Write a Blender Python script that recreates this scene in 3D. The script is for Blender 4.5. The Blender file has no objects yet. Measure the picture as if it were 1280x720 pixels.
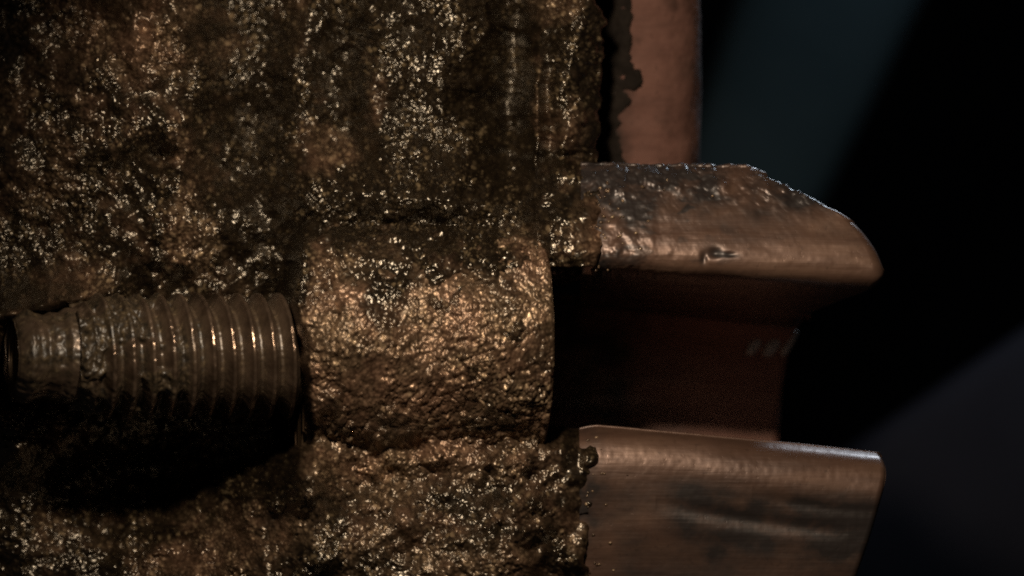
import bpy, math
import numpy as np
from mathutils import Vector

# ------------------------------------------------------------------ units
# 1 "px" of the photograph at the reference plane = 0.1 mm.  The picture is 128 mm wide.
S = 0.0001
DCAM = 4000.0            # camera distance from the reference plane, in px


def W(px, py, h):
    """photo px + height towards the camera (px) -> world metres (arrays or numbers)"""
    f = (DCAM - h) / DCAM
    return (px - 640.0) * f * S, -h * S, (360.0 - py) * f * S


scene = bpy.context.scene
col = scene.collection

# ------------------------------------------------------------------ camera
cam_d = bpy.data.cameras.new('camera')
cam = bpy.data.objects.new('camera', cam_d)
col.objects.link(cam)
cam.location = (0, -DCAM * S, 0)
cam.rotation_euler = (math.radians(90), 0, 0)
cam_d.sensor_width = 36.0
cam_d.lens = 36.0 * DCAM / 1280.0
cam_d.clip_start = 0.01
cam_d.clip_end = 10.0
cam_d.dof.use_dof = True
cam_d.dof.focus_distance = (DCAM - 60) * S
cam_d.dof.aperture_fstop = 14.0
scene.camera = cam

# ------------------------------------------------------------------ world + lamps
world = bpy.data.worlds.new('World')
scene.world = world
world.use_nodes = True
bg = world.node_tree.nodes['Background']
bg.inputs[0].default_value = (1.0, 0.9, 0.85, 1)
bg.inputs[1].default_value = 0.011


def lamp(name, loc, target, power, size, color, spot=None):
    if target is None:
        d = bpy.data.lights.new(name, 'POINT')
        d.shadow_soft_size = size
    elif spot:
        d = bpy.data.lights.new(name, 'SPOT')
        d.spot_size = math.radians(spot)
        d.spot_blend = 0.8
        d.shadow_soft_size = size
    else:
        d = bpy.data.lights.new(name, 'AREA')
        d.shape = 'DISK'
        d.size = size
    d.energy = power
    d.color = color
    o = bpy.data.objects.new(name, d)
    col.objects.link(o)
    o.location = loc
    if target is not None:
        o.rotation_euler = (Vector(target) - Vector(loc)).to_track_quat('-Z', 'Y').to_euler()
    return o


# hand torch held above and in front of the casting
lamp('torch_lamp', W(470, -570, 1180), W(640, 390, 60), 0.96, 0.006, (1.0, 0.83, 0.63), spot=70)
# cool light leaking in from behind on the right
lamp('rear_lamp', W(1330, -520, -1350), None, 0.42, 0.014, (0.72, 0.86, 1.0))

scene.view_settings.view_transform = 'Standard'
scene.view_settings.look = 'None'
scene.view_settings.exposure = 0.0
scene.view_settings.gamma = 1.0
scene.cycles.use_denoising = False
scene.cycles.filter_width = 2.0            # the photograph is a soft video still
scene.cycles.max_bounces = 6
scene.cycles.sample_clamp_indirect = 0.25
scene.cycles.blur_glossy = 1.0


# ------------------------------------------------------------------ noise
def _hash(ix, iy, seed):
    h = (ix.astype(np.int64) * 374761393 + iy.astype(np.int64) * 668265263 + seed * 974634777) & 0xFFFFFFFF
    h = ((h ^ (h >> 13)) * 1274126177) & 0xFFFFFFFF
    h = ((h ^ (h >> 16)) * 2246822519) & 0xFFFFFFFF
    h = h ^ (h >> 15)
    return (h & 0xFFFFFF).astype(np.float32) / np.float32(0xFFFFFF)


def vn(x, y, p, seed=0):
    """value noise, feature size p px, range -1..1"""
    x = x / p
    y = y / p
    ix = np.floor(x)
    iy = np.floor(y)
    fx = x - ix
    fy = y - iy
    fx = fx * fx * fx * (fx * (fx * 6 - 15) + 10)
    fy = fy * fy * fy * (fy * (fy * 6 - 15) + 10)
    a = _hash(ix, iy, seed)
    b = _hash(ix + 1, iy, seed)
    c = _hash(ix, iy + 1, seed)
    d = _hash(ix + 1, iy + 1, seed)
    return ((a + (b - a) * fx) * (1 - fy) + (c + (d - c) * fx) * fy) * 2 - 1


def fbm(x, y, p, octaves=4, seed=0, gain=0.5):
    r = 0
    a = 1.0
    ca, sa = math.cos(0.7), math.sin(0.7)
    for k in range(octaves):
        r = r + a * vn(x, y, p, seed + 17 * k)
        x, y = x * ca - y * sa + 31.7, x * sa + y * ca + 11.3
        p *= 0.5
        a *= gain
    return r


def grains(x, y, p, seed=0, tone=None):
    """packed grit: rounded domes of random height, 0..1"""
    x = x + 0.35 * p * vn(x, y, p * 1.3, seed + 91)
    y = y + 0.35 * p * vn(x, y, p * 1.3, seed + 92)
    x = x / p
    y = y / p
    ix = np.floor(x)
    iy = np.floor(y)
    out = np.zeros_like(x)
    for dx in (-1, 0, 1):
        for dy in (-1, 0, 1):
            cx = ix + dx
            cy = iy + dy
            jx = cx + _hash(cx, cy, seed + 1)
            jy = cy + _hash(cx, cy, seed + 2)
            r = 0.35 + 0.45 * _hash(cx, cy, seed + 3)
            hh = 0.25 + 0.75 * _hash(cx, cy, seed + 4)
            d2 = ((x - jx) ** 2 + (y - jy) ** 2) / (r * r)
            dome = hh * np.sqrt(np.maximum(0, 1 - d2))
            if tone is not None:
                w = dome > out
                tone[w] = (dome / hh * _hash(cx, cy, seed + 5))[w]
            out = np.maximum(out, dome)
    return out


def g2(x, y, cx, cy, rx, ry):
    return np.exp(-((x - cx) / rx) ** 2 - ((y - cy) / ry) ** 2)


def sstep(a, b, x):
    t = np.clip((x - a) / (b - a), 0, 1)
    return t * t * (3 - 2 * t)


def smax(a, b, k):
    hh = np.clip(0.5 + 0.5 * (a - b) / k, 0, 1)
    return b + (a - b) * hh + k * hh * (1 - hh)


# ------------------------------------------------------------------ mesh helpers
def make_mesh(name, verts, quads, ngons=(), attrs=None, smooth=True):
    me = bpy.data.meshes.new(name)
    nv = len(verts)
    nq = len(quads)
    idx = [np.asarray(quads, np.int32).ravel()]
    sizes = [np.full(nq, 4, np.int32)]
    for ng in ngons:
        idx.append(np.asarray(ng, np.int32))
        sizes.append(np.array([len(ng)], np.int32))
    idx = np.concatenate(idx)
    sizes = np.concatenate(sizes)
    starts = np.concatenate([[0], np.cumsum(sizes)[:-1]]).astype(np.int32)
    me.vertices.add(nv)
    me.vertices.foreach_set('co', np.asarray(verts, np.float32).ravel())
    me.loops.add(len(idx))
    me.loops.foreach_set('vertex_index', idx)
    me.polygons.add(len(sizes))
    me.polygons.foreach_set('loop_start', starts)
    me.polygons.foreach_set('use_smooth', np.full(len(sizes), smooth))
    if attrs:
        for k, v in attrs.items():
            a = me.attributes.new(k, 'FLOAT', 'POINT')
            a.data.foreach_set('value', np.asarray(v, np.float32).ravel())
    me.update(calc_edges=True)
    me.validate()
    return me


def grid_quads(n, m, closed=False):
    i = np.arange(n - 1)[:, None]
    jm = m if closed else m - 1
    j = np.arange(jm)[None, :]
    j2 = (j + 1) % m
    return np.stack([i * m + j, (i + 1) * m + j, (i + 1) * m + j2, i * m + j2], -1).reshape(-1, 4)


def thing(name, loc, label, cat, group=None):
    o = bpy.data.objects.new(name, None)
    o.empty_display_size = 0.01
    o.location = loc
    col.objects.link(o)
    o['label'] = label
    o['category'] = cat
    if group:
        o['group'] = group
    return o


def part(name, me, mat, parent, label=None):
    o = bpy.data.objects.new(name, me)
    me.materials.append(mat)
    col.objects.link(o)
    base = Vector((0, 0, 0))
    p = parent
    while p is not None:
        base += p.location
        p = p.parent
    o.parent = parent
    o.location = -base
    if label:
        o['label'] = label
    return o


def solo(name, me, mat, **props):
    o = bpy.data.objects.new(name, me)
    me.materials.append(mat)
    col.objects.link(o)
    for k, v in props.items():
        o[k] = v
    return o


def flip(q):
    return np.asarray(q)[:, ::-1]


def loft(name, rows, attrs=None, cap0=True, cap1=True, rev=False):
    """rows: (n, m, 3) closed in m; capped solid"""
    n, m, _ = rows.shape
    q = grid_quads(n, m, True)
    ng = []
    if cap0:
        ng.append(np.arange(m)[::-1])
    if cap1:
        ng.append((n - 1) * m + np.arange(m))
    if rev:
        q = flip(q)
        ng = [x[::-1] for x in ng]
    return make_mesh(name, rows.reshape(-1, 3), q, ng, attrs)


# ------------------------------------------------------------------ materials
class NT:
    def __init__(s, name):
        s.m = bpy.data.materials.new(name)
        s.m.use_nodes = True
        s.t = s.m.node_tree
        s.b = s.t.nodes['Principled BSDF']
        s.tc = s.t.nodes.new('ShaderNodeTexCoord')

    def link(s, a, b):
        s.t.links.new(a, b)

    def noise(s, px, detail=4, rough=0.55, stretch=None):
        n = s.t.nodes.new('ShaderNodeTexNoise')
        n.inputs['Scale'].default_value = 1.0 / (px * S)
        n.inputs['Detail'].default_value = detail
        n.inputs['Roughness'].default_value = rough
        if stretch:
            mp = s.t.nodes.new('ShaderNodeMapping')
            mp.inputs['Scale'].default_value = stretch
            s.link(s.tc.outputs['Object'], mp.inputs['Vector'])
            s.link(mp.outputs[0], n.inputs['Vector'])
        else:
            s.link(s.tc.outputs['Object'], n.inputs['Vector'])
        return n.outputs['Fac']

    def ramp(s, fac, stops):
        r = s.t.nodes.new('ShaderNodeValToRGB')
        e = r.color_ramp.elements
        while len(e) < len(stops):
            e.new(0.5)
        for k, (p, c) in enumerate(stops):
            e[k].position = p
            e[k].color = (*c, 1) if len(c) == 3 else c
        s.link(fac, r.inputs['Fac'])
        return r.outputs['Color']

    def mix(s, fac, a, b):
        n = s.t.nodes.new('ShaderNodeMix')
        n.data_type = 'RGBA'
        for sock, v in ((n.inputs[0], fac), (n.inputs[6], a), (n.inputs[7], b)):
            if hasattr(v, 'is_linked'):
                s.link(v, sock)
            elif isinstance(v, (int, float)):
                sock.default_value = v
            else:
                sock.default_value = (*v, 1)
        return n.outputs[2]

    def math(s, op, a, b):
        n = s.t.nodes.new('ShaderNodeMath')
        n.operation = op
        n.use_clamp = True
        for sock, v in ((n.inputs[0], a), (n.inputs[1], b)):
            if hasattr(v, 'is_linked'):
                s.link(v, sock)
            else:
                sock.default_value = v
        return n.outputs[0]

    def maprange(s, v, a, b, c, d):
        n = s.t.nodes.new('ShaderNodeMapRange')
        s.link(v, n.inputs[0])
        for k, x in zip((1, 2, 3, 4), (a, b, c, d)):
            n.inputs[k].default_value = x
        return n.outputs[0]

    def attr(s, name):
        n = s.t.nodes.new('ShaderNodeAttribute')
        n.attribute_name = name
        return n.outputs['Fac']

    def bump(s, h, px, strength=1.0, prev=None):
        n = s.t.nodes.new('ShaderNodeBump')
        n.inputs['Distance'].default_value = px * S
        if hasattr(strength, 'is_linked'):
            s.link(strength, n.inputs['Strength'])
        else:
            n.inputs['Strength'].default_value = strength
        s.link(h, n.inputs['Height'])
        if prev is not None:
            s.link(prev, n.inputs['Normal'])
        return n.outputs[0]

    def set(s, **kw):
        for k, v in kw.items():
            sock = s.b.inputs[k.replace('_', ' ')]
            if hasattr(v, 'is_linked'):
                s.link(v, sock)
            else:
                sock.default_value = (*v, 1) if isinstance(v, tuple) and len(v) == 3 else v


def mat_grime(name):
    """oily grit; the mesh attribute dry runs from black grease and painted shade to dry brown grit"""
    n = NT(name)
    dry = n.attr('dry')
    tone = n.math('ADD', n.attr('tone'), n.math('MULTIPLY', n.math('SUBTRACT', n.noise(4, 2, 0.6), 0.5), 0.5))
    big = n.noise(60, 4, 0.6)
    dryc = n.ramp(tone, [(0.05, (0.045, 0.028, 0.016)), (0.40, (0.10, 0.064, 0.038)),
                         (0.65, (0.19, 0.125, 0.076)), (0.92, (0.46, 0.33, 0.20))])
    dryc = n.mix(n.maprange(big, 0.40, 0.62, 0, 0.8), dryc, n.mix(tone, (0.070, 0.036, 0.022), (0.27, 0.155, 0.098)))
    wet = n.ramp(tone, [(0.1, (0.006, 0.004, 0.0025)), (0.6, (0.017, 0.0115, 0.0065)), (0.9, (0.10, 0.072, 0.04))])
    c = n.mix(dry, wet, dryc)
    r = n.maprange(n.math('ADD', n.math('MULTIPLY', dry, 0.5), n.math('MULTIPLY', n.noise(14, 3), 0.5)), 0, 1, 0.21, 0.42)
    b = n.bump(n.noise(2.8, 3, 0.6), 1.0, n.maprange(dry, 0, 1, 0.22, 0.55))
    n.set(Base_Color=c, Roughness=r, Normal=b, Specular_IOR_Level=n.maprange(dry, 0, 1, 0.6, 0.55), Specular_Tint=(1.0, 0.88, 0.70), Metallic=n.maprange(dry, 0, 1, 0.1, 0.45),
          Coat_Weight=n.maprange(dry, 0, 1, 0.22, 0.06), Coat_Roughness=0.2, Coat_Normal=b)
    return n.m


def mat_worn(name, lo, mid, hi, dark, metallic=0.12, rough=(0.45, 0.68), spec=0.5):
    """worn bronze-brown metal with dark stains; the mesh attribute soot_shade adds grime and painted shade"""
    n = NT(name)
    soot_shade = n.attr('soot_shade')
    st = n.noise(70, 5, 0.62, (0.3, 1, 1.6))
    fine = n.noise(9, 4, 0.65)
    c = n.ramp(st, [(0.3, lo), (0.5, mid), (0.7, hi)])
    spk = n.maprange(n.noise(8, 4, 0.7), 0.58, 0.74, 0, 0.7)
    c = n.mix(spk, c, tuple(0.45 * x for x in mid))
    blot = n.noise(26, 5, 0.65, (0.6, 1, 1))
    k = n.math('MULTIPLY', soot_shade, n.maprange(blot, 0.3, 0.7, 0.6, 1.35))
    c = n.mix(n.maprange(k, 0.1, 0.95, 0, 1), c, dark)
    r = n.maprange(n.noise(40, 4, 0.6, (0.4, 1, 1.5)), 0.3, 0.7, rough[0], rough[1])
    scr = n.noise(7, 3, 0.6, (0.08, 1, 1))
    b = n.bump(scr, 0.8, 0.25)
    b = n.bump(n.noise(4, 2, 0.5, (0.04, 1, 1)), 0.5, 0.5, b)
    b = n.bump(n.maprange(n.noise(6, 2, 0.6), 0.64, 0.74, 1, 0), 0.4, 0.25, b)
    b = n.bump(fine, 0.5, 0.3, b)
    n.set(Base_Color=c, Roughness=r, Normal=b, Metallic=metallic, Specular_IOR_Level=spec)
    return n.m


def mat_bolt(name):
    n = NT(name)
    dirt_shade = n.attr('dirt_shade')
    f = n.noise(8, 4, 0.65)
    c = n.ramp(n.noise(30, 4, 0.6), [(0.35, (0.080, 0.053, 0.036)), (0.65, (0.17, 0.116, 0.08))])
    dc = n.ramp(f, [(0.35, (0.012, 0.009, 0.006)), (0.6, (0.05, 0.035, 0.02)), (0.75, (0.15, 0.11, 0.06))])
    c = n.mix(dirt_shade, c, dc)
    n.set(Base_Color=c, Metallic=n.maprange(dirt_shade, 0, 1, 0.75, 0.0),
          Roughness=n.maprange(n.math('ADD', dirt_shade, n.math('MULTIPLY', f, 0.3)), 0, 1.2, 0.20, 0.45),
          Normal=n.bump(f, 1.2, 0.5))
    return n.m


def mat_plain(name, c0, c1, rough, px=300, spec=0.05):
    n = NT(name)
    n.set(Base_Color=n.ramp(n.noise(px, 3), [(0.35, c0), (0.65, c1)]), Roughness=rough, Specular_IOR_Level=spec)
    return n.m


M_grime = mat_grime('oily_grit')
M_jaw = mat_worn('worn_bronze', (0.050, 0.027, 0.019), (0.092, 0.051, 0.035), (0.134, 0.078, 0.053), (0.026, 0.0205, 0.019),
                 metallic=0.40, rough=(0.32, 0.50))
M_web = mat_worn('red_brown_metal', (0.19, 0.088, 0.062), (0.26, 0.122, 0.087), (0.32, 0.155, 0.112), (0.02, 0.012, 0.008))
M_rod = mat_worn('copper_coat', (0.060, 0.029, 0.022), (0.094, 0.046, 0.035), (0.125, 0.063, 0.048), (0.012, 0.008, 0.006),
                 metallic=0.0, rough=(0.7, 0.85), spec=0.12)
M_shadow = mat_plain('shadow_black', (0.006, 0.0045, 0.0035), (0.012, 0.009, 0.007), 0.8, 20)  # near-black skin that paints the casting's shadow on the rod
M_bolt = mat_bolt('oily_steel')
M_back = mat_plain('black_backdrop', (0.003, 0.003, 0.0035), (0.004, 0.0042, 0.005), 0.95)
M_panel = mat_plain('blue_grey_panel', (0.0075, 0.0072, 0.0100), (0.0100, 0.0096, 0.0130), 0.8)
M_cowl = mat_plain('teal_grey_cowl', (0.052, 0.084, 0.098), (0.066, 0.102, 0.116), 0.8)

# ------------------------------------------------------------------ backdrop
v = [W(x, y, -6500) for x, y in ((-3600, -2600), (5200, -2600), (5200, 3400), (-3600, 3400))]
v += [W(x, y, -6600) for x, y in ((-3600, -2600), (5200, -2600), (5200, 3400), (-3600, 3400))]
bq = [(3, 2, 1, 0), (4, 5, 6, 7), (0, 1, 5, 4), (1, 2, 6, 5), (2, 3, 7, 6), (3, 0, 4, 7)]
solo('backdrop', make_mesh('backdrop', v, bq, smooth=False), M_back, kind='structure')

# ------------------------------------------------------------------ slanted panel, lower right
def slab(name, pts, thick):
    """pts: list of (px,py,h) outline; extruded away from the camera"""
    k = len(pts)
    cx, cy = sum(p[0] for p in pts) / k, sum(p[1] for p in pts) / k
    verts, quads = [], []
    for inset, dh in ((0.10, 0), (0.06, -14), (0.03, -40), (0.0, -85), (0.0, -thick)):     # rounded rim
        verts += [W(p[0] + (cx - p[0]) * inset, p[1] + (cy - p[1]) * inset, p[2] + dh) for p in pts]
    for lv in range(4):
        quads += [(lv * k + i, lv * k + (i + 1) % k, (lv + 1) * k + (i + 1) % k, (lv + 1) * k + i) for i in range(k)]
    return make_mesh(name, verts, quads, [np.arange(k)[::-1], np.arange(4 * k, 5 * k)])


solo('slanted_panel', slab('slanted_panel', [(900, 668, -1500), (1500, 262, -1700), (1900, 900, -1500), (1100, 1200, -1300)], 120),
     M_panel, label='dark blue-grey slanted panel out of focus at the lower right', category='panel')

# curved cowl, upper right: a tilted quarter-round cylinder whose right edge catches the rear light
nu, nt = 24, 60
rows = np.zeros((nu, nt, 3))
for i in range(nu):
    u = i / (nu - 1)
    cx, cy = 1190 - 250 * u, -240 + 620 * u
    for j in range(nt):
        t = 2 * math.pi * j / nt
        rr = 120 - 50 * u
        rows[i, j] = W(cx - 62 + rr * math.cos(t), cy + 0.4 * rr * math.cos(t), -2250 - 1300 * u + rr * math.sin(t))
solo('curved_cowl', loft('curved_cowl', rows), M_cowl,
     label='dim teal-grey curved cowl out of focus at the top right', category='cowl')

# ------------------------------------------------------------------ casting
casting = thing('casting', W(380, 780, -150), 'dark greasy machine casting caked in gritty oil, filling the left', 'casting')


def edge_x(y):
    e = np.interp(y, [-100, 150, 200, 225, 270, 325, 345, 356, 364, 520, 531, 538, 600, 660, 800],
                  [752, 752, 745, 743, 751, 750, 738, 705, 664, 664, 690, 744, 742, 735, 731])
    return e + 7 * vn(y, y * 0, 31, 4) * (y < 190) + 4 * vn(y, y * 0, 14, 5) + 2 * vn(y, y * 0, 5, 6)


def col_prof(x, c, w):
    return np.sqrt(np.maximum(0, 1 - ((x - c) / w) ** 2))


def body_h(x, y):
    up = 1 - sstep(170, 300, y)          # upper columns fade out downwards
    wx = x + 13 * fbm(x, y, 90, 3, 40)
    wy = y + 8 * fbm(x, y, 70, 2, 41)
    up = up * (0.8 + 0.45 * fbm(x, y, 110, 2, 43))
    h = -75 + 0 * x
    # broad left column and the ones right of it
    h = h + up * 85 * np.exp(-((wx - 175) / 105) ** 4)
    h = h + up * 40 * np.exp(-((wx - 40) / 60) ** 2)
    h = h - up * 88 * np.exp(-((wx - 322) / 46) ** 2)
    h = h + up * 40 * np.exp(-((wx - 385) / 30) ** 2) * sstep(40, 150, y)
    h = h - up * 85 * np.exp(-((wx - 428) / 27) ** 2)
    h = h + up * 50 * np.exp(-((wx - 474) / 28) ** 2)
    h = h + up * 45 * np.exp(-((wx - 545) / 50) ** 2)
    h = h - up * 80 * np.exp(-((wx - 628) / 26) ** 2)
    h = h + up * 66 * np.exp(-((wx - 672) / 15) ** 2) * sstep(40, 110, y)
    h = h + up * 55 * np.exp(-((wx - 722) / 30) ** 2)
    # small pit
    h = h - 60 * g2(wx, wy, 203, 192, 26, 15) - 22 * g2(wx, wy, 330, 290, 55, 60) - 25 * g2(wx, wy, 290, 200, 50, 40)
    # gritty mound above the bolt
    h = h + 62 * g2(wx, wy, 200, 300, 130, 65)
    h = h + 130 * g2(wx, wy, 80, 366, 70, 26) + 135 * g2(wx, wy, 45, 394, 46, 22) + 185 * g2(wx, wy, -10, 440, 30, 80)
    h = h + 25 * g2(wx, wy, 30, 250, 60, 120)
    # shoulder above the boss
    h = h + 98 * g2(wx, wy, 545, 258, 175, 50)
    h = h + 40 * g2(wx, wy, 400, 235, 60, 40)
    # fill under the boss that runs down into the lower lobe
    win = sstep(345 - 150 * sstep(530, 630, wy), 405 + 15 * sstep(530, 630, wy), wx) * (1 - 0.3 * sstep(640, 700, wx))
    h = h + win * sstep(500, 582, wy) * (152 + 42 * sstep(590, 690, wy))
    # groove left of the boss
    h = h - 45 * np.exp(-((wx - 350) / 20) ** 2) * sstep(320, 400, y) * (1 - 0.75 * sstep(540, 600, y))
    # shadowed hollow under the bolt
    h = h - 105 * g2(wx, wy, 205, 580, 110, 55)
    h = h - 30 * g2(wx, wy, 100, 610, 70, 50)
    # lower lobes
    h = h + 90 * g2(wx, wy, 15, 560, 85, 60) + 110 * g2(wx, wy, 365, 600, 45, 50)
    h = h + 40 * g2(wx, wy, 30, 690, 60, 60)
    h = h + 95 * g2(wx, wy, 255, 738, 125, 66)
    # grease collars round the roots of the two jaws
    hu = np.interp(y, [190, 203, 210, 221, 241, 265, 292, 316, 333, 343, 351, 362], [-64, -26, -6, 10, 27, 44, 59, 66, 60, 30, -38, -108])
    wu = sstep(640, 690, wx) * sstep(185, 205, y) * (1 - sstep(364, 372, y))
    h = h + (hu - h) * wu
    hl = np.interp(y, [528, 536, 541, 550, 568, 594, 640, 740, 800], [-64, -33, -8, 16, 35, 41, 41, 36, 12])
    wl = sstep(655, 700, wx) * sstep(520, 534, y)
    h = h + (hl - h) * wl
    # grease fillet round the boss
    q = np.clip(146 ** 2 - (wy - 430) ** 2, 0, None)
    hb = -17 - 0.176 * (x - 510) + np.sqrt(q) * 1.02 - 3.5 * np.maximum(0, np.abs(wy - 430) - 142) - 260 * (1 - sstep(346, 386, wx))
    h = np.where(x < 672, smax(h, hb, 70), h)
    # coarse lumps
    h = h + 10 * fbm(x, y, 46, 3, 1) + 5 * vn(x, y, 18, 3) + 2.5 * vn(x, y, 10, 4)
    return h


def grit(x, y, seed=0, amp=1.0):
    m = 0.5 + 0.5 * sstep(-0.5, 0.45, fbm(x, y, 42, 4, 70 + seed, 0.65))
    t1 = np.zeros_like(x)
    t2 = np.zeros_like(x)
    gsum = 1.9 * grains(x, y, 6.2, 20 + seed, t1) + 1.9 * grains(x, y, 3.6, 50 + seed, t2) + 1.3 * vn(x, y, 3.0, 60 + seed)
    gsum = gsum + 2.6 * fbm(x, y, 13, 3, 62 + seed)
    # single crumbs standing proud, here and there in clusters
    t3 = np.zeros_like(x)
    c3 = grains(x, y, 11.0, 75 + seed, t3) * sstep(-0.1, 0.5, fbm(x, y, 70, 3, 78 + seed))
    gsum = gsum + 4.5 * np.where(t3 > 0.25, c3, 0)
    gsum = gsum + 5.0 * sstep(0.35, 0.8, vn(x, y, 15, 64 + seed)) * grains(x, y, 13, 66 + seed)
    tone = np.clip(np.maximum(t1, t2 * 0.9) * (0.45 + 0.55 * m), 0, 1)
    return amp * m * gsum, tone


def dry_shade_map(x, y):  # brown grit against grease, with ridge highlights and groove shade painted in
    n1 = fbm(x, y, 60, 4, 81)
    n2 = fbm(x, y, 18, 3, 82)
    d = -0.02 + 0.30 * n1 + 0.20 * n2
    d = d + 0.60 * g2(x, y, 185, 45, 95, 95) + 0.35 * g2(x, y, 60, 150, 80, 160)
    d = d + 0.38 * g2(x, y, 200, 300, 130, 70)
    d = d + 0.35 * g2(x, y, 385, 190, 45, 60) + 0.3 * g2(x, y, 465, 60, 20, 90)
    d = d + 0.55 * g2(x, y, 540, 690, 170, 60) + 0.35 * g2(x, y, 260, 690, 110, 50)
    d = d + 0.75 * g2(x, y, 674, 130, 16, 60) + 0.45 * g2(x, y, 715, 160, 25, 45) + 0.4 * g2(x, y, 690, 10, 25, 25)
    d = d + 0.3 * g2(x, y, 50, 540, 80, 50) + 0.75 * g2(x, y, 530, 570, 170, 45)
    d = d + 0.7 * g2(x, y, 747, 290, 10, 32) + 0.4 * g2(x, y, 715, 670, 20, 40) + 0.25 * g2(x, y, 720, 240, 30, 40)  # first term paints the bright highlight along the collar edge
    # painted shade between the ribs and beside the boss, wet grease above it
    d = d - 0.45 * g2(x, y, 570, 110, 75, 130) - 0.5 * g2(x, y, 322, 170, 45, 170) - 0.4 * g2(x, y, 428, 90, 25, 110)
    d = d - 0.4 * g2(x, y, 500, 250, 170, 30) - 0.3 * g2(x, y, 345, 450, 22, 200)
    d = d + 0.8 * g2(x, y, 400, 440, 28, 100) + 1.0 * g2(x, y, 535, 450, 150, 95)
    return np.clip(d, 0, 1)


ny, nx = 760, 740
yy = np.linspace(-70, 790, ny)[:, None] * np.ones((1, nx))
ux = np.linspace(0, 1, nx)[None, :]
ex = edge_x(yy[:, :1])
xx = -70 + (ex + 70) * ux
H = body_h(xx, yy)
Gh, Gt = grit(xx, yy, 0)
H = H + Gh * (1 - 0.7 * sstep(680, 730, xx) * sstep(185, 215, yy))
H = H - 11 * np.exp(-(ex - xx) / 9.0)                       # rounded right-hand edge
X, Y, Z = W(xx, yy, H)
front = np.stack([X, Y, Z], -1)
# closed solid: skirt back to h = -420, then a back plate
ring_idx = np.concatenate([np.arange(nx), np.arange(1, ny) * nx + nx - 1,
                           (ny - 1) * nx + np.arange(nx - 2, -1, -1), np.arange(ny - 2, 0, -1) * nx])
fx, fy = xx.ravel()[ring_idx], yy.ravel()[ring_idx]
bx_, by_, bz_ = W(np.minimum(fx, 660 + 0 * fx) * 1.0, fy, -420.0 + 0 * fx)
back = np.stack([bx_, by_, bz_], -1)
nb = len(ring_idx)
verts = np.concatenate([front.reshape(-1, 3), back])
q1 = grid_quads(ny, nx)
k = np.arange(nb)
q2 = np.stack([ring_idx, nx * ny + k, nx * ny + (k + 1) % nb, ring_idx[(k + 1) % nb]], -1)
dry = np.concatenate([dry_shade_map(xx, yy).ravel(), np.zeros(nb)])
me = make_mesh('housing_wall', verts, np.concatenate([q1, flip(q2)]), [nx * ny + np.arange(nb)],
               {'dry': dry, 'tone': np.concatenate([Gt.ravel(), np.zeros(nb)])})
part('housing_wall', me, M_grime, casting)

# boss: a stubby horizontal cylinder, right end turned slightly away
BT = math.radians(10)


def axis_pt(x0, y0, h0, s, r, th, tilt):
    """cylinder about a horizontal axis through (x0,y0,h0); s along it, th from the front upwards"""
    hh = r * np.cos(th)
    up = r * np.sin(th)
    px = x0 + s * math.cos(tilt) - hh * math.sin(tilt) * -1 * -1
    h = h0 - s * math.sin(tilt) + hh * math.cos(tilt)
    px = x0 + s * math.cos(tilt) + hh * math.sin(tilt)
    return px, y0 - up, h


ns, nth = 310, 420
s = np.linspace(-140, 161, ns)[:, None]
thf = np.linspace(-math.pi * 0.62, math.pi * 0.62, nth - 24)
thb = np.linspace(math.pi * 0.62, math.pi * 1.38, 26)[1:-1]
th = np.concatenate([thf, thb])[None, :]
R = 146.0
arc = th * R
sx = s + 0 * th
ar = arc + 0 * s
py_ = 430 - R * np.sin(th) + 0 * s
# soft left shoulder, crisp right rim
r = R + 0 * sx
r = r - 34 * (1 - sstep(-146, -100, sx + 14 * fbm(sx, ar, 34, 3, 6))) ** 1.5
rim = np.clip((sx - 156) / 5.0, 0, 1)
r = r - 4.0 * (1 - np.sqrt(np.maximum(0, 1 - rim ** 2)))
r = r + 8 * g2(sx, ar, -85, 25, 36, 50) + 8 * g2(sx, ar, 65, 20, 42, 50) - 3 * g2(sx, ar, -20, 50, 30, 50)
r = r + 3.5 * fbm(sx, ar, 60, 3, 5)
gr, Gt = grit(sx * 1.0, ar, 200, 0.8)
r = r + gr * (1 - 0.75 * rim)
greasy = sstep(0, 60, ar - (95 + 26 * fbm(sx, ar, 45, 3, 9) - 55 * g2(sx, ar * 0, -40, 0, 50, 1) + 45 * sstep(40, 120, sx)))
r = r + 5 * greasy * np.maximum(0, fbm(sx, ar, 16, 3, 12))
bdry = np.clip(0.95 - 0.95 * greasy - 0.55 * sstep(0.1, 0.6, fbm(sx, ar, 52, 4, 18)) + 0.25 * fbm(sx, ar, 40, 3, 15) - 0.45 * sstep(-60, -170, ar) * (0.6 + fbm(sx, ar, 30, 3, 16)), 0, 1)
px, py, h = axis_pt(538 - 28, 430, -12, sx, r, th, BT)
X, Y, Z = W(px, py, h)
rows = np.stack([X, Y, Z], -1)
part('boss', loft('boss', rows, {'dry': bdry, 'tone': Gt}), M_grime, casting)


# ------------------------------------------------------------------ fork arm
fork = thing('fork_arm', W(880, 830, -300), 'worn bronze-brown channel arm with two jaws, sticking out to the right', 'machine arm')


def profile(pts, n, closed=True):
    """smooth closed profile through pts (rows of numbers) with n samples, even in parameter (Catmull-Rom)"""
    P = np.asarray(pts, float)
    k = len(P)
    t = np.linspace(0, k, n, endpoint=False)
    i = np.floor(t).astype(int)
    f = (t - i)[:, None]
    p0, p1, p2, p3 = P[(i - 1) % k], P[i % k], P[(i + 1) % k], P[(i + 2) % k]
    return 0.5 * (2 * p1 + (p2 - p0) * f + (2 * p0 - 5 * p1 + 4 * p2 - p3) * f * f + (3 * p1 - p0 - 3 * p2 + p3) * f ** 3)


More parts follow.
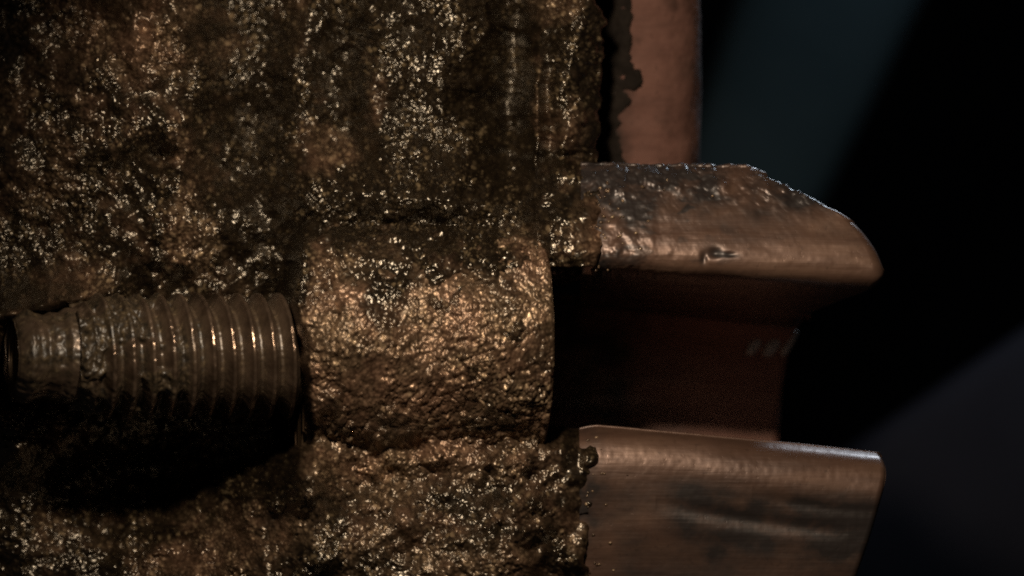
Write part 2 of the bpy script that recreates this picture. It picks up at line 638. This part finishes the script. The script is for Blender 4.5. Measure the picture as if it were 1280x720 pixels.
def jaw(name, pts, xl, nu, n, disp, soot_shade_fn, mat, parent, edge=None, rnd=7, label=None, attr='soot_shade', droop=0):
    pr = profile(pts, n)
    y0, y1, h0, xr = pr.T
    if edge is not None:
        xr = xr + edge(pr)
    u = np.linspace(0, 1, nu)[:, None]
    x = xl + (xr[None, :] - xl) * u
    y = y0 + (y1 - y0) * (x - 750) / 350.0
    y = y + droop * (1 - sstep(686, 752, x)) * (y < 640)
    hh = h0 + 0 * u
    # rounded end: the last rings pull in towards the middle of the section
    cy, ch = y.mean(1, keepdims=True), hh.mean(1, keepdims=True)
    # outward direction in (y,h)
    dyv = np.roll(y, -1, 1) - np.roll(y, 1, 1)
    dhv = np.roll(hh, -1, 1) - np.roll(hh, 1, 1)
    ln = np.sqrt(dyv ** 2 + dhv ** 2) + 1e-6
    ny_, nh_ = -dhv / ln, dyv / ln
    sgn = np.sign(((y - cy) * ny_ + (hh - ch) * nh_).mean())
    ny_, nh_ = ny_ * sgn, nh_ * sgn
    d = disp(x, y, hh)
    dist = np.clip((x - (xr[None, :] - rnd)) / rnd, 0, 1)
    d = d - rnd * (1 - np.sqrt(np.maximum(0, 1 - dist ** 2)))
    y = y + ny_ * d
    hh = hh + nh_ * d
    so = soot_shade_fn(x, y, hh)
    X, Y, Z = W(x, y, hh)
    rows = np.stack([X, Y, Z], -1)
    me = loft(name, rows, {attr: np.clip(so, 0, 1)})
    return part(name, me, mat, parent, label)


UP = [(205, 209, -40, 925), (208, 214, -18, 950), (221, 229, 0, 985), (241, 251, 17, 1032), (265, 279, 34, 1072),
      (292, 309, 49, 1095), (316, 337, 57, 1105), (333, 356, 48, 1103), (343, 368, 16, 1088), (351, 379, -45, 1063),
      (361, 393, -120, 1036), (373, 408, -215, 1008), (384, 419, -300, 996), (330, 345, -330, 985),
      (262, 272, -280, 950), (218, 225, -180, 925)]


def up_disp(x, y, h):
    d = 1.3 * fbm(x * 0.4, y, 40, 3, 300) + 0.12 * vn(x, y, 6, 301)
    topz = 1 - sstep(225, 275, y - 0.04 * (x - 750))
    d = d + topz * (2.5 * fbm(x, y, 18, 3, 302) + 1.6 * grains(x, y, 8, 303))
    left = 1 - sstep(760, 900, x)
    d = d + left * (1.2 * fbm(x, y, 14, 3, 304))
    d = d - 5.0 * g2(x, y, 893, 316, 9, 6) - 3 * g2(x, y, 880, 323, 4, 7) - 2.5 * g2(x, y, 912, 318, 8, 3)   # chip
    return d * sstep(-90, 0, h)


def up_soot_shade(x, y, h):
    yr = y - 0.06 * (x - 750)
    s = 1.15 * (1 - sstep(215, 312, yr)) * (0.8 + 0.5 * fbm(x, y, 40, 3, 310))  # dark top down to the bright roll: grime plus a painted shading gradient
    s = s + 0.75 * (1 - sstep(748, 830, x)) * (0.5 + 0.6 * fbm(x, y, 22, 3, 311))
    s = s + 0.9 * g2(x, y, 893, 315, 12, 8) + 0.8 * g2(x, y, 908, 319, 16, 4) + 0.7 * g2(x, y, 878, 325, 5, 9)
    s = s + 0.45 * sstep(0.25, 0.6, fbm(x * 0.5, y, 13, 3, 312)) * (1 - sstep(820, 980, x))
    return s


def up_edge(pr):
    k = np.arange(len(pr)) * 1.0
    m = (pr[:, 2] > -60) * (pr[:, 0] < 262)
    m = m * (1 - 0.8 * sstep(228, 252, pr[:, 0]))
    return m * (14 * vn(k, k * 0, 15, 320) + 5 * vn(k, k * 0, 5, 321) + 1 * vn(k, k * 0, 1.7, 322))


jaw('upper_jaw', UP, 726, 420, 300, up_disp, up_soot_shade, M_jaw, fork, up_edge, 15)

LOW = [(532, 566, -32, 1098), (534, 567, -14, 1101), (543, 575, 7, 1106), (563, 594, 22, 1107), (592, 620, 29, 1102),
       (640, 664, 28, 1090), (690, 712, 27, 1074), (740, 762, 22, 1058), (800, 820, 0, 1040), (815, 835, -80, 1030),
       (760, 780, -230, 1010), (650, 680, -290, 985), (585, 610, -270, 985), (546, 580, -150, 1040)]


def dent(x, y, x0, y0, x1, y1, w):
    t = np.clip(((x - x0) * (x1 - x0) + (y - y0) * (y1 - y0)) / ((x1 - x0) ** 2 + (y1 - y0) ** 2), 0, 1)
    yc = y0 + (y1 - y0) * t + 5 * np.sin(t * 3.1)
    taper = np.sin(np.pi * np.clip((x - x0) / (x1 - x0), 0, 1)) ** 0.5
    dd = (y - yc) / w
    return taper * np.exp(-dd * dd)


def low_disp(x, y, h):
    d = 1.4 * fbm(x * 0.5, y, 60, 2, 330) + 0.12 * vn(x, y, 6, 331)
    d = d - 3.2 * dent(x, y, 820, 628, 1060, 664, 9) + 1.0 * dent(x, y, 820, 646, 1060, 682, 10)
    d = d - 2.0 * dent(x, y, 940, 617, 1105, 640, 7)
    return d * sstep(-60, 0, h)


def low_soot_shade(x, y, h):
    s = 0.9 * sstep(566, 616, y - 0.09 * (x - 750)) * (0.8 + 0.5 * fbm(x, y, 80, 3, 340))  # painted gradient: darker face below the top band, mottled with grime
    s = s - 0.6 * g2(x, y, 770, 715, 70, 70)  # lit patch at the lower left, painted by thinning the dark tone
    s = s + 0.7 * (1 - sstep(728, 772, x)) * (0.6 + 0.6 * fbm(x, y, 22, 3, 341))
    return s


jaw('lower_jaw', LOW, 724, 420, 280, low_disp, low_soot_shade, M_jaw, fork, None, 7, None, 'soot_shade', 16)

WEB = [(372, 398, -275, 1012), (392, 418, -310, 998), (430, 452, -350, 986), (480, 495, -368, 977), (530, 540, -368, 973),
       (600, 610, -355, 972), (650, 660, -330, 972), (660, 670, -395, 965), (520, 530, -420, 965), (400, 420, -395, 980)]


def web_disp(x, y, h):
    d = 1.5 * fbm(x, y, 70, 2, 350) + 0.15 * vn(x, y, 9, 351)
    return d * sstep(-390, -372, h)


def web_shade(x, y, h):
    return 0.75 * (1 - sstep(740, 920, x)) + 0.15 * fbm(x, y, 35, 3, 352)  # left part darkened to paint the boss's shadow


web = jaw('web', WEB, 660, 260, 220, web_disp, web_shade, M_web, fork)
M_glint = mat_plain('glint_pale', (0.50, 0.44, 0.40), (0.62, 0.56, 0.52), 0.35, 12, 0.5)
for cx, ww, hh_ in ((944, 9, 15), (967, 10, 17), (986, 6, 16)):        # pale streaks that paint the light glints near the free end
    nn, mm = 14, 20
    uu = np.linspace(0.02, 0.98, nn)[:, None] * math.pi
    tt = np.linspace(0, 2 * math.pi, mm, endpoint=False)[None, :]
    yy_ = 429 - np.cos(uu) * hh_ + 0 * tt
    X, Y, Z = W(cx - 0.5 * (yy_ - 429) + ww * np.sin(uu) ** 0.6 * np.cos(tt), yy_, -342 + 9 * np.sin(uu) ** 0.6 * np.sin(tt))
    part('glint_streak', loft('glint_streak', np.stack([X, Y, Z], -1)), M_glint, web)

# ------------------------------------------------------------------ bolt
bolt = thing('threaded_bolt', W(190, 445, 20), 'oily steel threaded bolt screwed into the boss, grimy at its blunt tip', 'bolt')
BTILT = math.radians(12)
PITCH, RB = 25.6, 79.0
ns, nth = 380, 300
s = np.linspace(-104, 185, ns)[:, None]
th = np.linspace(-math.pi, math.pi, nth, endpoint=False)[None, :]
ph = (s / PITCH + th / (2 * math.pi)) % 1.0
tri = np.abs(ph - 0.5) * 2                                   # 0 at crest, 1 at root
prof = np.clip((tri - 0.14) / 0.72, 0, 1)
sx = s + 0 * th
ar = th * RB + 0 * s
r = RB - 17.0 * prof + 0 * sx
lead = 1 - sstep(-104, -78, sx)
r = np.minimum(r, 54 + 1.0 * (sx + 104) + 3 * fbm(sx, ar, 15, 2, 400))
left = 1 - sstep(-10, 70, sx)
fill = left * sstep(-0.15, 0.55, fbm(sx, ar, 42, 3, 401) + 0.5 * sstep(20, 90, ar) - 0.1)
fillh = RB - 6 + 3 * fbm(sx, ar, 12, 3, 402) + 1.5 * grains(sx, ar, 7, 403)
r = r + fill * np.maximum(0, fillh - r) * 0.8
r = r - left * 2.4 * np.maximum(0, fbm(sx, ar, 13, 3, 404)) * (1 - prof) + 0.35 * vn(sx, ar, 5, 405)
r = r - 1.2 * np.maximum(0, fbm(sx, ar, 22, 2, 406)) * (1 - prof)
dirt_shade = np.clip(1.2 * fill + 0.35 * left * (0.4 + fbm(sx, ar, 20, 3, 407)) + 0.75 * prof ** 1.5, 0, 1)  # root term paints groove shade into the threads, over the caked grime
px, py, h = axis_pt(190, 445, 62, sx, r, th, BTILT)
X, Y, Z = W(px, py, h)
part('threaded_shank', loft('threaded_shank', np.stack([X, Y, Z], -1), {'dirt_shade': dirt_shade}), M_bolt, bolt)
# blunt dog-point tip
ns, nth = 110, 180
s = np.linspace(-180, -90, ns)[:, None]
th = np.linspace(-math.pi, math.pi, nth, endpoint=False)[None, :]
sx = s + 0 * th
ar = th * 48 + 0 * s
r = 54 + 0 * sx
e = np.clip((-168 - sx) / 12.0, 0, 1)
r = r - 9 * (1 - np.sqrt(np.maximum(0, 1 - e * e)))
r = r + 5 * g2(sx, sx * 0, -162, 0, 8, 1) + 5 * sstep(-122, -112, sx) - 3 * g2(sx, sx * 0, -140, 0, 5, 1)
r = r + 1.6 * fbm(sx * 0.35, ar, 12, 3, 420) + 1.2 * grains(sx, ar, 8, 421)
dirt_shade = np.clip(0.6 + 0.6 * fbm(sx * 0.5, ar, 16, 3, 422), 0, 1)
px, py, h = axis_pt(190, 445, 62, sx, r, th, BTILT)
X, Y, Z = W(px, py, h)
part('blunt_tip', loft('blunt_tip', np.stack([X, Y, Z], -1), {'dirt_shade': dirt_shade}), M_bolt, bolt)

# ------------------------------------------------------------------ copper-coloured rod
rod = thing('round_rod', W(808, 330, -180), 'matte copper-coloured upright rod rising behind the upper jaw', 'rod')
nz, nth = 240, 240
yv = np.linspace(-90, 330, nz)[:, None]
th = np.linspace(-math.pi, math.pi, nth, endpoint=False)[None, :]
y = yv + 0 * th
RR = 74.0
a = th * RR + 0 * yv
r = RR + 1.4 * fbm(a, y, 45, 3, 500) + 0.35 * vn(a, y, 6, 501) - 3 * sstep(20, -60, y)


def rod_pts(r):
    # th = 0 faces the camera, positive to the right
    return W(802 + r * np.sin(th), y, -235 + r * np.cos(th))


soot_shade = 0.30 + 0.3 * fbm(a, y, 30, 3, 502) + 0.7 * (1 - sstep(-45, -5, a)) - 0.30 * sstep(-30, 20, a) + 0.35 * sstep(45, 85, a)  # casting's shadow painted on the left, rounding shade on the right
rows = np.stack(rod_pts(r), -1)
part('shaft', loft('shaft', rows, {'soot_shade': np.clip(soot_shade, 0, 1)}, rev=True), M_rod, rod)
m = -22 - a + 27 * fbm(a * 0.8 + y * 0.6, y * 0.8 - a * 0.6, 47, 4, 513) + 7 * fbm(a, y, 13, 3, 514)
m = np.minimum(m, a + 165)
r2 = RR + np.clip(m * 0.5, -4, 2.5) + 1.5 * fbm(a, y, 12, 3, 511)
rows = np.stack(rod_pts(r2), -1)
part('shadow_skin', loft('shadow_skin', rows, {'dry': np.zeros_like(r2), 'tone': np.zeros_like(r2)}, rev=True), M_shadow, rod,
     'ragged black skin standing in for the cast shadow along the left side')

# ------------------------------------------------------------------ loose grit creeping off the casting on to the jaws
rng = np.random.default_rng(7)
phi = (1 + 5 ** 0.5) / 2
ico_v = np.array([(-1, phi, 0), (1, phi, 0), (-1, -phi, 0), (1, -phi, 0), (0, -1, phi), (0, 1, phi), (0, -1, -phi), (0, 1, -phi),
                  (phi, 0, -1), (phi, 0, 1), (-phi, 0, -1), (-phi, 0, 1)]) / 1.9
ico_f = np.array([(0, 11, 5), (0, 5, 1), (0, 1, 7), (0, 7, 10), (0, 10, 11), (1, 5, 9), (5, 11, 4), (11, 10, 2), (10, 7, 6), (7, 1, 8),
                  (3, 9, 4), (3, 4, 2), (3, 2, 6), (3, 6, 8), (3, 8, 9), (4, 9, 5), (2, 4, 11), (6, 2, 10), (8, 6, 7), (9, 8, 1)])


def loose_grit(pts, yr, count, spread, edge):
    P = np.array(pts[1:8], float)
    vs, fs, tn = [], [], []
    for i in range(count):
        x = edge + rng.exponential(spread) - 6
        y = rng.uniform(*yr)
        t = (x - 750) / 350.0
        ys = P[:, 0] + (P[:, 1] - P[:, 0]) * t
        if y < ys[0]:
            continue
        hh = np.interp(y, ys, P[:, 2]) + 0.3
        rr = rng.uniform(1.0, 2.6) * (1.25 if rng.random() < 0.15 else 1)
        co = ico_v * rr * rng.uniform(0.6, 1.3, (12, 1)) * np.array([1.2, 1.0, 0.7])
        X, Y, Z = W(x + co[:, 0], y + co[:, 1], hh + co[:, 2])
        fs += [tuple(f + 12 * len(vs)) for f in ico_f]
        vs.append(np.stack([X, Y, Z], -1))
        tn += [rng.uniform(0.1, 0.95)] * 12
    me = bpy.data.meshes.new('loose_grit')
    me.from_pydata(np.concatenate(vs).tolist(), [], fs)
    for nm, val in (('dry', [0.45] * len(tn)), ('tone', tn)):
        me.attributes.new(nm, 'FLOAT', 'POINT').data.foreach_set('value', np.asarray(val, np.float32))
    me.polygons.foreach_set('use_smooth', np.ones(len(fs), bool))
    o = part('loose_grit', me, M_grime, fork)
    o['kind'] = 'stuff'


loose_grit(UP, (212, 338), 90, 22, 742)
loose_grit(LOW, (540, 735), 24, 14, 736)
